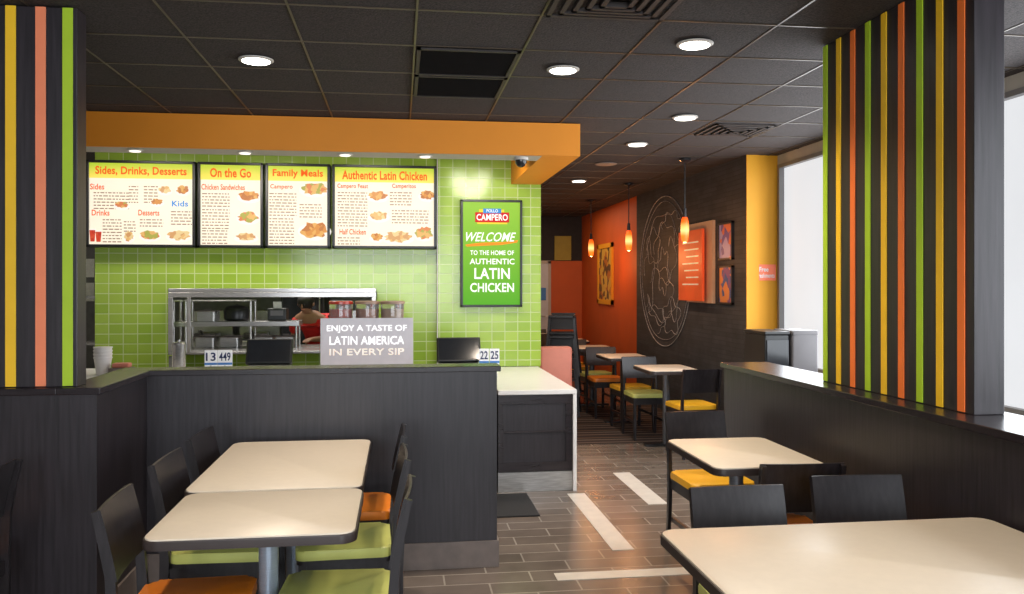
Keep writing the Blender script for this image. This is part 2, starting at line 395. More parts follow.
# ---------------------------------------------------------------- striped columns
c = thing('striped_column', 'dark column with upright stripes standing on the left half wall', 'column', (-1.83, 3.955, PW))
MB().box(-.75, .428, -.055, .055, 0, CEIL-PW-.007, .003).build('column_core', m_wood, c)
for px, m in ((11, m_sy), (41, m_sp), (68, m_sg), (-18, m_so), (-46, m_sy), (-75, m_sg)):
    X = wx(px, 3.90)+1.83
    MB().box(X-.0215, X+.0215, -.0605, -.0555, .004, CEIL-PW-.008, .001).build('stripe', m, c)
c = thing('striped_column', 'dark column with nine upright stripes standing on the right half wall', 'column', (2.19, 3.46, RW))
MB().box(-.05, .075, -.56, .58, 0, CEIL-RW-.007, .003).build('column_core', m_wood, c)
for k in range(9):
    Y = .550-k*.1300
    MB().box(-.0555, -.0505, Y-.0205, Y+.0205, .004, CEIL-RW-.008, .001).build('stripe', (m_sg, m_sy, m_so)[k % 3], c)

# ---------------------------------------------------------------- ceiling fittings
def lamp(name, typ, parent, loc, e, col=(1, .85, .68), **k):
    L = bpy.data.lights.new(name, typ); L.energy = e; L.color = col
    for a, b in k.items(): setattr(L, a, b)
    o = bpy.data.objects.new(name, L); COL.objects.link(o); o.location = loc
    if parent: o.parent = parent
    return o
DL = [(-.767, 4.66, 'round ceiling downlight left of the black vent, above the menu boards', 95),
      (.908, 4.64, 'round ceiling downlight just right of the black double vent', 95),
      (1.468, 4.06, 'largest round ceiling downlight, beside the right striped column', 85),
      (2.04, 5.845, 'first downlight of the aisle row, behind the largest one', 60),
      (2.02, 7.01, 'second downlight of the aisle row, near the pendants', 60),
      (2.06, 9.57, 'farthest small downlight at the end of the aisle row', 55),
      (-.767, 2.2, 'round downlight above the near left dining tables', 80),
      (1.3, 1.9, 'round downlight above the large near right table', 75)]
for X, Y, lb, e in DL:
    t = thing('ceiling_downlight', lb, 'ceiling light', (X, Y, CEIL-.007), 0, 'round ceiling downlights')
    MB().lathe([(.072, -.001), (.092, -.001), (.092, -.006), (.084, -.010), (.072, -.010)], n=32).build('trim_ring', m_ring, t, True)
    MB().lathe([(.074, -.0105), (.072, -.014), (.05, -.017), (.002, -.018)], n=32).build('diffuser', m_lamp, t, True)
    lamp('bulb', 'SPOT', t, (0, 0, -.04), e, spot_size=2.2, spot_blend=.8, shadow_soft_size=.07)
for k, X in enumerate((-2.3, -1.3, -.3, .75)):  # unseen fixtures added behind the soffit to brighten the tile wall
    t = thing('added_wall_washer', ('added unseen wall washer above the first menu board', 'added unseen wall washer above the sandwich menu board', 'added unseen wall washer above the last menu board', 'added unseen wall washer above the green welcome sign')[k], 'ceiling light', (X, 7.0, CEIL-.007))
    MB().lathe([(.06, 0), (.075, 0), (.075, -.06), (.06, -.06)], n=24).build('housing', m_ring, t, True)
    MB().cyl(0, 0, -.066, -.061, .058).build('diffuser', m_washl, t)
    s = lamp('bulb', 'SPOT', t, (0, 0, -.09), 52, (1, .92, .80), spot_size=2.7, spot_blend=.9, shadow_soft_size=.2); s.rotation_euler = (math.radians(36), 0, 0)
for k, px in enumerate((135, 245, 345, 425)):
    t = thing('soffit_light', ('small recessed light under the orange soffit, leftmost', 'small recessed light under the soffit above second menu board', 'small recessed light under the soffit above third and fourth boards', 'small recessed light under the soffit above the fourth board end')[k], 'soffit light', (wx(px, SY+.15), SY+.15, SZ), 0, 'soffit lights')
    MB().lathe([(.04, 0), (.055, 0), (.055, -.006), (.04, -.006)], n=24).build('trim_ring', m_ring, t, True)
    MB().lathe([(.041, -.0065), (.036, -.012), (.002, -.014)]).build('diffuser', m_washl, t, True)
for k, Y in enumerate((4.30, 4.86)):
    t = thing('ceiling_vent', ('black louvred ceiling vent tile, nearer of the pair', 'black louvred ceiling vent tile, farther of the pair')[k], 'vent', (.075+p/2, Y+p/2, CEIL-.007), 0, 'square black vents')
    h = p/2-.012
    MB().box(-h, h, -h, -h+.02, -.010, 0).box(-h, h, h-.02, h, -.010, 0).box(-h, -h+.02, -h, h, -.010, 0).box(h-.02, h, -h, h, -.010, 0).build('vent_frame', m_vent, t)
    b = MB().box(-h+.02, h-.02, -h+.02, h-.02, -.0015, -.0005)
    for q in range(24): b.box(-h+.02, h-.02, -h+.026+q*.0205, -h+.034+q*.0205, -.006, -.002)
    b.build('louvres', mat('matte black vent %d' % k, (.008, .007, .008), .9, var=.1, spec=.1), t)
def diffuser(X, Y, lb, s=.27):
    t = thing('air_diffuser', lb, 'vent', (X, Y, CEIL-.007))
    b = MB()
    for q in range(5):
        a = s-q*.05; z = -.002-q*.004
        b.box(-a, a, -a, -a+.022, z-.004, 0).box(-a, a, a-.022, a, z-.004, 0).box(-a, -a+.022, -a, a, z-.004, 0).box(a-.022, a, -a, a, z-.004, 0)
    b.build('louvres', m_vent, t)
diffuser(.92, 3.46, 'dark square air diffuser at the top edge of the photo'); diffuser(2.6, 6.30, 'dark square air diffuser above the aisle', .24)
t = thing('ceiling_speaker', 'round reddish ceiling speaker between the aisle downlights', 'speaker', (2.04, 8.2, CEIL-.007))
MB().lathe([(.001, -.012), (.09, -.012), (.11, -.006), (.11, 0)], n=28).build('grille', m_gray, t, True)
t = thing('security_camera', 'small dome security camera under the right end of the orange soffit', 'camera', (wx(521, SY+.13), SY+.13, SZ))
MB().cyl(0, 0, -.02, 0, .055).build('camera_base', m_ring, t, True)
MB().lathe([(.045, -.02), (.044, -.04), (.034, -.06), (.016, -.072), (.002, -.075)]).build('dome', m_screen, t, True)

for Y, lb in ((7.8, 'nearest amber glass pendant lamp hanging before the mural'), (9.8, 'middle amber glass pendant lamp hanging before the mural'), (11.8, 'farthest amber glass pendant lamp before the orange wall')):
    t = thing('pendant_lamp', lb, 'pendant lamp', (2.72, Y, CEIL-.007), 0, 'amber pendant lamps')
    MB().lathe([(.055, 0), (.055, -.012), (.02, -.03), (.004, -.032)]).build('canopy', m_black, t, True)
    MB().tube([(0, 0, -.02), (0, 0, -.50)], .0055, 6).build('cord', m_black, t)
    MB().lathe([(.006, -.47), (.016, -.475), (.02, -.53), (.022, -.56)]).build('socket_cap', m_frame, t, True)
    MB().lathe([(.018, -.552), (.030, -.575), (.038, -.62), (.041, -.68), (.038, -.74), (.030, -.785), (.018, -.80)], n=28).build('shade', m_pend, t, True)
    MB().lathe([(.002, -.79), (.014, -.795), (.016, -.803), (.002, -.808)], n=20).build('bulb', m_pendc, t, True)
    lamp('glow', 'POINT', t, (0, 0, -.88), 11, (1, .42, .14), shadow_soft_size=.04)

# ---------------------------------------------------------------- menu boards
BY = 7.93
def board(label, pl, pr, title, subs, prints, foods, tw):
    x0, x1 = wx(pl, BY)+.006, wx(pr, BY)-.006; z0, z1 = wz(260, 248, BY), wz(260, 163.5, BY)
    cx, cz = (x0+x1)/2, (z0+z1)/2; hw, hh = (x1-x0)/2, (z1-z0)/2
    t = thing('menu_board', label, 'menu board', (cx, BY, cz), 0, 'lit menu boards')
    f = .024
    MB().box(-hw, hw, -.05, .11, -hh, -hh+f, .004).box(-hw, hw, -.05, .11, hh-f, hh, .004).box(-hw, -hw+f, -.05, .11, -hh, hh, .004).box(hw-f, hw, -.05, .11, -hh, hh, .004).build('frame', m_black, t)
    MB().box(-hw+f, hw-f, -.03, .09, -hh+f, hh-f).build('menu_panel', m_mbody, t)
    hz = hh-f-.135
    MB().box(-hw+f, hw-f, -.032, -.0301, hz, hh-f).build('header_band', m_mhead, t)
    b = MB(); text_bm(b, title, 0, (hz+hh-f)/2-.003, tw, .084, -.034, .026); b.build('title_lettering', m_mred, t)
    lx = lambda px: wx(px, BY)-cx
    lz = lambda px, py: wz(px, py, BY)-cz
    for s, px, py, w_ in subs:
        b = MB(); text_bm(b, s, lx(px), lz(px, py), w_, .052, -.0335, .018); b.build('section_lettering', m_mblue if s == 'Kids' else m_mred, t)
    for px, py, w_, n in prints:
        b = MB()
        for k in range(n):
            q = 0; yy = lz(px, py)-k*.028
            while q < w_:
                l = random.uniform(.010, .045); l = min(l, w_-q)
                b.box(lx(px)+q, lx(px)+q+l, -.033, -.0302, yy-.0045, yy+.0045); q += l+.010
        b.build('small_print', m_mgry, t)
    for px, py, a, bb, k in foods:
        a *= 1.15; bb *= 1.12
        if k == 3:
            P = [(lx(px)-a, -.0375, lz(px, py)+bb), (lx(px)+a, -.0375, lz(px, py)+bb), (lx(px)+a*.7, -.0375, lz(px, py)-bb), (lx(px)-a*.7, -.0375, lz(px, py)-bb)]
            pl_ = MB().flat(P, (0, .003, 0)).build('cup_picture', m_food[3], t)
            MB().box(lx(px)-a*1.08, lx(px)+a*1.08, -.039, -.036, lz(px, py)+bb, lz(px, py)+bb+.012).build('lid_picture', m_plate, pl_)
            continue
        P = [(lx(px)+a*1.10*math.cos(q*PI/12), -.0345, lz(px, py)-.008+bb*1.05*math.sin(q*PI/12)) for q in range(24)]
        pl_ = MB().flat(P, (0, .003, 0)).build('plate_picture', m_plate, t)
        P = []
        for q in range(24):
            r = random.uniform(.70, 1.04); P.append((lx(px)+a*r*math.cos(q*PI/12), -.0375, lz(px, py)+.008+bb*r*math.sin(q*PI/12)))
        MB().flat(P, (0, .003, 0)).build('food_picture', m_food[k], pl_)
board('widest lit menu board titled Sides, Drinks, Desserts at the left', 87, 197, 'Sides, Drinks, Desserts',
      [('Sides', 98.5, 187, .12), ('Drinks', 102, 213, .15), ('Desserts', 150, 213, .18), ('Kids', 181, 204, .14)],
      [(95, 193, .30, 6), (145, 187, .12, 6), (104, 220, .16, 8), (130, 187, .08, 6), (141, 220, .2, 3), (172, 212, .18, 5), (125, 222, .10, 4)],
      [(166, 191, .050, .03, 2), (184, 191, .055, .035, 0), (94, 236, .022, .045, 3), (100, 237, .022, .04, 3), (123, 206, .055, .028, 1), (151, 236, .075, .04, 1), (180, 236, .09, .045, 2), (130, 237, .04, .045, 2), (158, 203, .05, .025, 0)], .78)
board('narrow lit menu board titled On the Go', 198, 264.5, 'On the Go', [('Chicken Sandwiches', 224, 187.5, .38)],
      [(203, 194, .24, 5), (203, 210, .24, 7), (203, 231, .22, 5)], [(250, 197, .085, .045, 0), (249, 218, .085, .048, 1), (247, 238, .085, .035, 2)], .36)
board('narrow lit menu board titled Family Meals', 265.5, 331, 'Family Meals', [('Campero', 282, 187.5, .20)],
      [(270, 194, .24, 8), (270, 219, .22, 9), (300, 205, .2, 5)], [(315, 190, .11, .055, 1), (315, 231, .12, .07, 0)], .45)
board('lit menu board titled Authentic Latin Chicken at the right end', 332, 437, 'Authentic Latin Chicken',
      [('Campero Feast', 353, 187, .28), ('Camperitos', 404, 187, .22), ('Half Chicken', 353, 232, .24)],
      [(338, 193, .27, 9), (390, 193, .2, 5), (338, 220, .27, 3), (338, 238, .2, 3), (392, 211, .34, 5)],
      [(378, 197, .08, .04, 0), (379, 217, .08, .04, 2), (427, 196, .065, .045, 0), (398, 238, .12, .05, 2), (424, 234, .08, .055, 1), (377, 238, .055, .035, 0)], .78)

WY = TY-.08
x0, x1 = wx(460.5, WY), wx(522, WY); z0, z1 = wz(491, 307, WY), wz(491, 200, WY); cx, cz = (x0+x1)/2, (z0+z1)/2; hw, hh = (x1-x0)/2, (z1-z0)/2
t = thing('welcome_sign', 'tall green lit welcome sign in a black frame on the lime tiles', 'sign', (cx, WY, cz))
MB().box(-hw, hw, -.03, .03, -hh, -hh+.022, .003).box(-hw, hw, -.03, .03, hh-.022, hh, .003).box(-hw, -hw+.022, -.03, .03, -hh, hh, .003).box(hw-.022, hw, -.03, .03, -hh, hh, .003).build('frame', m_black, t)
MB().box(-hw+.02, hw-.02, -.015, .025, -hh+.02, hh-.02).build('screen', m_wgreen, t)
lx = lambda px: wx(px, WY)-cx
lz = lambda py: wz(491, py, WY)-cz
lg = MB().box(lx(475), lx(509), -.02, -.0155, lz(222.5), lz(212.5), .002).build('logo_plate', m_logor, t)
MB().box(lx(477), lx(507), -.018, -.0152, lz(224.2), lz(222.6)).box(lx(479), lx(504), -.018, -.0152, lz(212.4), lz(209.6)).build('logo_edge', m_logoy, lg)
MB().box(lx(483), lx(501), -.0215, -.0182, lz(213.5), lz(208.8), .001).build('logo_badge', m_logob, lg)
b = MB(); text_bm(b, 'CAMPERO', lx(492), lz(217.5), .30, .062, -.022, .02); text_bm(b, 'POLLO', lx(492), lz(211), .11, .03, -.0225, .01); b.build('logo_lettering', m_wtext, lg)
b = MB(); P = [(-.25, -.004), (-.1, .016), (.1, .022), (.26, .042), (.25, .020), (.1, -.004), (-.1, -.014), (-.23, -.022)]
b.flat([(lx(491)+a, -.0165, lz(244.5)+c_) for a, c_ in P], (0, .001, 0)).build('underline', m_brush, t)
b = MB(); text_bm(b, 'WELCOME', lx(491), lz(237), .48, .088, -.0185, .012, .35); b.build('lettering', m_wtext, t)
for s, py, w_, h_ in (('TO THE HOME OF', 252.8, .42, .045), ('AUTHENTIC', 261.5, .43, .056), ('LATIN', 273.5, .34, .105), ('CHICKEN', 287.5, .42, .088)):
    b = MB(); text_bm(b, s, lx(492), lz(py), w_, h_, -.018, .02); b.build('lettering', m_wtext, t)

# ---------------------------------------------------------------- pass-through and kitchen
FD = -.30
t = thing('pass_through_frame', 'stainless steel hood and shelf unit projecting around the kitchen pass-through', 'pass-through', ((OX0+OX1)/2, TY, 0))
fy = TY+FD; hw = (wx(376, fy)-wx(168, fy))/2; ox = (wx(376, fy)+wx(168, fy))/2-(OX0+OX1)/2
MB().box(ox-hw, ox+hw, FD, -.001, 1.485, 1.52, .004).build('hood_top', m_steel, t)
MB().box(ox-hw, ox+hw, FD, FD+.02, 1.44, 1.484, .003).build('hood_lip', m_steel, t)
for s in (-1, 1):
    MB().box(ox+s*(hw-.02)-.02, ox+s*(hw-.02)+.02, FD+.0, FD+.04, .955, 1.44, .003).build('post', m_steel, t)
    MB().box(ox+s*(hw-.02)-.02, ox+s*(hw-.02)+.02, FD+.02, FD+.05, 0, .92, .003).build('post', m_steel, t)
MB().box(ox-hw+.16, ox-hw+.19, FD, FD+.03, .955, 1.44, .003).build('post', m_steel, t)
MB().box(ox-hw, ox+hw, FD, .139, .931, .954, .004).build('sill_shelf', m_steel, t)
MB().box(ox-hw+.04, ox+hw-.04, FD+.03, -.01, .25, .27, .004).build('lower_shelf', m_steel, t)
X0 = (OX0+OX1)/2
kt = thing('kitchen_table', 'stainless kitchen work table behind the pass-through', 'work table', (X0, TY+.42, 0))
MB().box(-.9, .9, -.20, .20, .91, .95, .004).build('tabletop', m_steel, kt)
for sx in (-.85, .85):
    for sy in (-.16, .16): MB().cyl(sx, sy, 0, .91, .02, n=12).build('leg', m_steel, kt, True)
KY = TY+.42
t = thing('heated_shelf', 'stainless heated shelf on posts inside the pass-through', 'shelf', (X0, KY, .951))
sx0, sx1 = wx(174, KY)-X0, wx(301, KY)-X0
MB().box(sx0, sx1, -.15, .15, .20, .25, .005).build('shelf_board', m_steel, t)
MB().box(sx0, sx0+.75, -.15, .15, .44, .452, .003).build('shelf_board', m_steel, t)
for sy in (-.13, .13):
    for sx, hz in ((sx0+.03, .44), (sx0+.14, .44), (sx0+.74, .44), (sx1-.03, .20)): MB().cyl(sx, sy, 0, hz, .012, n=12).build('post', m_steel, t, True)
sh = .951+.251
t = thing('food_warmer', 'round black warmer on top of the heated shelf', 'warmer', (wx(237, KY), KY, sh))
MB().lathe([(.10, 0), (.12, .02), (.125, .09), (.11, .12)], n=28).build('bowl', m_black, t, True)
MB().lathe([(.112, .121), (.09, .140), (.04, .150), (.012, .152), (.012, .162)], n=28).build('lid', m_frame, t, True)
for k, (px, z_) in enumerate(((208, sh), (207, .952), (231, .952), (265, .952), (286, .952))):
    t = thing('steel_pan', ('steel food pan left of the round warmer', 'steel food pan leftmost under the heated shelf', 'steel food pan second from left under the heated shelf', 'steel food pan third from left under the heated shelf', 'steel food pan rightmost under the heated shelf')[k], 'food pan', (wx(px, KY), KY, z_), 0, 'steel food pans')
    MB().plate(-.09, .09, -.12, .12, 0, .09, .02).build('pan', m_steel, t)
    MB().plate(-.095, .095, -.125, .125, .091, .10, .02).box(-.03, .03, -.008, .008, .10, .12, .004).build('lid', m_gray, t)
t = thing('ticket_printer', 'black order ticket printer on the heated shelf right of the warmer', 'printer', (wx(278, KY), KY, sh))
MB().box(-.09, .09, -.08, .10, 0, .12, .012).build('body', m_black, t)
MB().box(-.06, .06, -.082, -.079, .05, .10).build('face_panel', m_bin, t)
MB().slab(lambda u, v: Vector(((u-.5)*.08, -.02-.03*v, .115+.07*v)), 3, 4, .002).build('paper_slip', m_paper, t)
t = thing('kitchen_hood', 'dark stainless hood along the kitchen back wall', 'hood', (-1.3, 10.1, 1.75))
MB().flat([(-1.6, -.45, 0), (-1.6, -.45, .12), (-1.6, .1, .6), (-1.6, .49, .6), (-1.6, .49, 0)], (3.0, 0, 0)).build('canopy', m_steel, t)
for k, X in enumerate((-2.2, -1.65, -.55)):
    t = thing('kitchen_fryer', ('kitchen fryer at the left behind the pass-through', 'kitchen fryer in the middle behind the pass-through', 'kitchen fryer at the right behind the pass-through')[k], 'fryer', (X, 10.1, 0), 0, 'fryers')
    MB().box(-.24, .24, -.3, .4, .1, .92, .01).build('body', m_steel, t)
    MB().box(-.24, .24, .2, .45, .921, 1.25, .01).build('back_panel', m_steel, t)
    MB().box(-.2, .2, -.24, .15, .921, .935, .01).build('vat', m_black, t)
    MB().box(-.12, .12, -.2, .1, .94, 1.0, .008).build('basket', m_frame, t, True)
    MB().tube([(0, -.2, .96), (0, -.36, 1.04), (0, -.46, 1.04)], .012).build('basket_handle', m_frame, t, True)
    for sx in (-.18, .18):
        for sy in (-.22, .3): MB().cyl(sx, sy, 0, .1, .025, n=12).build('leg', m_black, t, True)
t = thing('holding_cabinet', 'tall black holding cabinet in the kitchen behind the worker', 'cabinet', (-1.1, 10.15, 0))
MB().box(-.25, .25, -.3, .3, .08, 1.62, .012).build('body', m_black, t)
MB().box(-.22, .22, -.315, -.301, .9, 1.55, .006).build('door', m_screen, t)
MB().tube([(.19, -.32, 1.05), (.19, -.345, 1.07), (.19, -.345, 1.38), (.19, -.32, 1.40)], .009).build('handle', m_steel, t, True)
for sx in (-.2, .2):
    for sy in (-.25, .25): MB().cyl(sx, sy, 0, .08, .025, n=12).build('caster', m_black, t, True)

# person in the kitchen, leaning over the work table
def skin(verts, edges, rad, name, m, parent, root=0, sub=2):
    me = bpy.data.meshes.new(name); me.from_pydata(verts, edges, []); o = bpy.data.objects.new(name, me); COL.objects.link(o)
    md = o.modifiers.new('s', 'SKIN'); md.use_smooth_shade = True
    sv = me.skin_vertices[0].data
    for i, r in enumerate(rad):
        sv[i].radius = r if isinstance(r, tuple) else (r, r); sv[i].use_root = (i == root)
    s2 = o.modifiers.new('b', 'SUBSURF'); s2.levels = sub; s2.render_levels = sub
    bpy.context.view_layer.update(); dg = bpy.context.evaluated_depsgraph_get()
    nm = bpy.data.meshes.new_from_object(o.evaluated_get(dg)); bpy.data.objects.remove(o)
    nm.materials.clear(); nm.materials.append(m)
    for p_ in nm.polygons: p_.use_smooth = True
    r = bpy.data.objects.new(name, nm); COL.objects.link(r)
    if parent: r.parent = parent
    return r
pr = thing('person', 'dark-haired kitchen worker in a red shirt leaning over the work table', 'person', (wx(311, 8.98), 9.06, 0), R_(0) if False else math.radians(-22))
V = [(0, .14, .90), (0, .12, 1.00), (0, .06, 1.10), (0, -.01, 1.18), (0, -.05, 1.23), (0, -.095, 1.27), (0, -.13, 1.315), (0, -.145, 1.37), (0, -.135, 1.42)]
Rr = [.12, .105, .12, (.14, .10), (.085, .07), .045, .056, .074, .052]
E = [(i, i+1) for i in range(8)]
def addv(v, r, a):
    V.append(v); Rr.append(r); E.append((a, len(V)-1)); return len(V)-1
for s in (-1, 1):
    i = addv((s*.155, -.03, 1.19), .052, 4); i = addv((s*.20, -.02, 1.00), .041, i) if False else addv((s*.205, .00, .985), .041, i); wri = addv((s*.13, -.21, .995), .029, i)
    pa = addv((s*.115, -.275, .99), (.036, .017), wri)
    for k, (dx, l) in enumerate(((-.026, .055), (-.009, .066), (.009, .063), (.026, .05))):
        a = addv((s*.115+dx, -.305, .988), .009, pa); a = addv((s*.115+dx, -.305-l*.6, .980), .0085, a); addv((s*.115+dx, -.305-l*.9, .966), .007, a)
    a = addv((s*.115-s*.033, -.255, .992), .011, wri); addv((s*.115-s*.052, -.288, .984), .009, a)
    i = addv((s*.09, .14, .82), .09, 0); i = addv((s*.095, .09, .47), .06, i); i = addv((s*.095, .13, .09), .04, i); addv((s*.10, 0, .045), .036, i)
skin(V, E, Rr, 'body', m_skin, pr)
Vs = [V[0], V[1], V[2], V[3], V[4]]; Rs = [.140, .128, .138, (.160, .12), (.112, .092)]; Es = [(0, 1), (1, 2), (2, 3), (3, 4)]
for s in (-1, 1):
    n = len(Vs); Vs += [(s*.157, -.03, 1.192), (s*.198, -.007, 1.03)]; Rs += [.074, .064]; Es += [(4, n), (n, n+1)]
skin(Vs, Es, Rs, 'shirt', m_red, pr)
Vt = [(0, .14, .89)]; Rt = [.132]; Et = []
for s in (-1, 1):
    n = len(Vt); Vt += [(s*.09, .14, .81), (s*.095, .09, .47), (s*.095, .13, .11)]; Rt += [.105, .075, .06]; Et += [(0, n), (n, n+1), (n+1, n+2)]
skin(Vt, Et, Rt, 'trousers', m_trous, pr)
tilt = Matrix.Translation((0, -.125, 1.375)) @ Matrix.Rotation(math.radians(20), 4, 'X')
MB().lathe([(.060, -.065), (.082, -.035), (.088, .0), (.085, .032), (.066, .060), (.03, .075), (.002, .077)], n=24, M=tilt).build('hair', m_hair, pr, True)
for s in (-1, 1):
    MB().lathe([(.001, -.009), (.008, -.004), (.008, .004), (.001, .009)], n=10, M=Matrix.Translation((s*.027, -.210, 1.345))).build('eye', m_hair, pr, True)
    MB().lathe([(.001, -.02), (.012, -.01), (.013, .01), (.001, .022)], n=10, M=Matrix.Translation((s*.084, -.125, 1.35))).build('ear', m_skin, pr, True)
MB().lathe([(.011, -.014), (.011, -.007), (.005, .022)], n=10, M=Matrix.Translation((0, -.212, 1.33))).build('nose', m_skin, pr, True)
MB().box(-.02, .02, -.193, -.184, 1.296, 1.303, .003).build('mouth', m_salmon, pr)

for k, (px, py) in enumerate(((86, 268), (86, 292))):
    X = wx(px, 10.58); Z = wz(px, py, 10.58)
    o = MB().box(X-.09, X+.09, 10.585, 10.599, Z-.11, Z+.11).build('wall_notice', m_paper)
    tag(o, ('upper white notice on the kitchen wall left of the tiles', 'lower white notice on the kitchen wall left of the tiles')[k], 'notice')
t = thing('kitchen_shelving', 'steel kitchen shelving at the left behind the tile wall', 'shelving', (-3.35, 9.8, 0))
for q in (.4, .9, 1.4): MB().box(-.3, .3, -.22, .22, q, q+.03).build('shelf', m_steel, t)
for sx in (-.29, .29):
    for sy in (-.2, .2): MB().cyl(sx, sy, 0, 1.7, .014, n=10).build('post', m_steel, t, True)

# ---------------------------------------------------------------- service counter
CT = .90; LT = .765
t = thing('service_counter', 'long dark service counter with white top behind the centre half wall', 'counter', (-1.2, 6.21, 0))
MB().box(-1.9, 1.90, .02, .68, .1, CT-.04).build('cabinet_body', m_wood, t)
MB().box(-1.95, 1.92, -.01, .72, CT-.04, CT, .005).build('countertop', m_white, t)
MB().box(-1.9, 1.90, .05, .06, 0, .1).build('kick_plate', m_steel, t)
t = thing('low_counter', 'low white-topped pickup counter with dark panel front and steel kick plate', 'counter', (.725, 6.21, 0))
W = 1.32-.725
MB().box(0, W-.03, .03, TY-6.21-.06, .13, LT-.035).build('cabinet_body', m_wood, t)
for k, q in enumerate(((0, W-.03, LT-.11, LT-.035), (0, W-.03, .15, .22), (0, .04, .22, LT-.11), (W-.08, W-.03, .22, LT-.11), (0, W-.03, .44, .455))):
    MB().box(q[0], q[1], .012+.002*(k == 4), .03, q[2], q[3], .002).build('panel_rail', m_cap, t)
MB().box(-.001, W, -.01, TY-6.21-.06, LT-.035, LT, .004).build('countertop', m_white, t)
MB().box(W-.028, W, -.005, TY-6.21-.06, 0, LT-.036, .003).build('end_panel', m_white, t)
MB().box(0, W-.03, .016, .03, .0, .148, .002).build('kick_plate', mat('brushed steel kick', (.42, .42, .42), .28, .45, var=.25, scale=10, stretch=(1, 1, 16)), t)
tag(MB().box(.30, .93, 5.55, 6.15, 0, .012, .004).build('floor_mat', m_rubber), 'black rubber mat on the floor before the low counter', 'floor mat')

YS = 6.50
x0, x1 = wx(320.5, YS), wx(413, YS); z0, z1 = CT+.002, wz(366, 318, YS); cx = (x0+x1)/2; hw = (x1-x0)/2; hh = z1-z0
t = thing('counter_sign', 'frosted drinks sign reading Enjoy a taste of Latin America in every sip', 'sign', (cx, YS, z0))
MB().box(-hw, hw, -.006, .006, 0, hh, .002).build('panel', m_signg, t)
MB().box(-hw, hw, -.05, .09, 0, .006, .002).build('foot', m_signg, t)
MB().box(-hw, hw, -.009, -.006, .014, .034).build('orange_edge', m_brush, t)
for s_, q, w_, h_, m_ in (('ENJOY A TASTE OF', .79, .60, .058, m_signt), ('LATIN AMERICA', .57, .56, .064, m_signt), ('IN EVERY SIP', .35, .56, .050, m_signo)):
    b = MB(); text_bm(b, s_, 0, hh*q, w_, h_, -.0075, .004); b.build('lettering', m_, t)
for k, (px, m, lb) in enumerate(((341, m_jred, 'clear tub dispenser of red drink, left of the three'), (367.5, m_jtan, 'clear tub dispenser of tan-red drink, middle of the three'), (392.5, m_jpale, 'clear tub dispenser of pale drink, right of the three'))):
    Y = 6.72; t = thing('drink_dispenser', lb, 'drink dispenser', (wx(px, Y), Y, CT), 0, 'drink dispensers behind the counter sign')
    MB().lathe([(.08, 0), (.085, .01), (.08, .16), (.085, .17)], n=24).build('base', m_black, t, True)
    MB().lathe([(.080, .172), (.084, .18), (.092, .49), (.090, .50)], n=28).build('tank', m_clear, t, True)
    MB().lathe([(.074, .18), (.079, .185), (.085, .46), (.080, .462)], n=28).build('drink', m, t, True)
    MB().lathe([(.096, .501), (.096, .518), (.090, .524), (.002, .526)], n=28).build('lid', (m_jred, m_tublid, m_tublid)[k], t, True)
    MB().tube([(0, -.08, .20), (0, -.12, .20), (0, -.12, .17)], .010).build('tap', m_steel, t, True)
for px, Y, lb in ((269, 6.52, 'black register monitor left of the counter sign'), (459, 6.50, 'black register monitor at the right end of the counter')):
    t = thing('cash_register', lb, 'cash register', (wx(px, Y), Y, CT), 0, 'registers on the service counter')
    MB().box(-.15, .15, -.05, .20, 0, .05, .008).build('base', m_black, t)
    MB().beam([(0, .10, .04), (0, .05, .14)], .08, .04).build('neck', m_black, t)
    M_ = Matrix.Translation((0, .03, .145)) @ Matrix.Rotation(math.radians(-24), 4, 'X')
    s = MB().box(-.17, .17, -.02, .02, -.10, .10, .01, M=M_).build('monitor', m_black, t)
    MB().box(-.155, .155, -.0225, -.0205, -.085, .085, M=M_).build('screen', m_screen, s)
for s_, px, Y, w_, lb in (('13', 211, 6.42, .09, 'white table number stand reading 13'), ('449', 225, 6.42, .105, 'white table number stand reading 449'), ('22', 484, 6.30, .075, 'white table number stand reading 22'), ('25', 494.5, 6.30, .075, 'white table number stand reading 25')):
    t = thing('table_number', lb, 'table number', (wx(px, Y), Y, CT), 0, 'table number stands on the counter')
    MB().box(-w_/2, w_/2, -.004, .004, .05, .17, .003).build('number_card', m_card, t)
    MB().plate(-.03, .03, -.03, .03, 0, .012, .01).cyl(0, 0, .01, .06, .005, n=10).build('stand', m_steel, t, True)
    MB().box(-w_/2, w_/2, -.006, -.0045, .062, .078).build('blue_band', m_blue, t)
    b = MB(); text_bm(b, s_, 0, .122, w_*.78, .062, -.0055, .02); b.build('lettering', m_ink, t)
t = thing('cup_stack', 'stack of white paper cups at the left end of the service counter', 'cup stack', (wx(103, 6.45), 6.45, CT))
for q in range(4): MB().lathe([(.045, .0), (.06, .115), (.064, .118), (.064, .126), (.058, .126)] if q == 0 else [(.058, .10+q*.024), (.062, .118+q*.024), (.065, .12+q*.024), (.065, .128+q*.024), (.058, .128+q*.024)], n=20).build('cup', m_white, t, True)
t = thing('napkin_box', 'brown and red snack basket beside the white cup stack', 'basket', (wx(122, 6.42), 6.42, CT))
MB().plate(-.08, .08, -.06, .06, 0, .05, .02).build('tray', m_gray, t); MB().box(-.06, .06, -.04, .04, .051, .085, .01).build('packets', m_salmon, t)
t = thing('steel_canister', 'tall brushed steel canister on the counter before the pass-through', 'canister', (wx(179, 6.5), 6.5, CT))
MB().lathe([(.045, 0), (.048, .01), (.048, .19), (.05, .20), (.05, .21)], n=24).build('body', m_steel, t, True)
MB().lathe([(.049, .211), (.04, .225), (.01, .23), (.01, .245)], n=24).build('lid', m_steel, t, True)

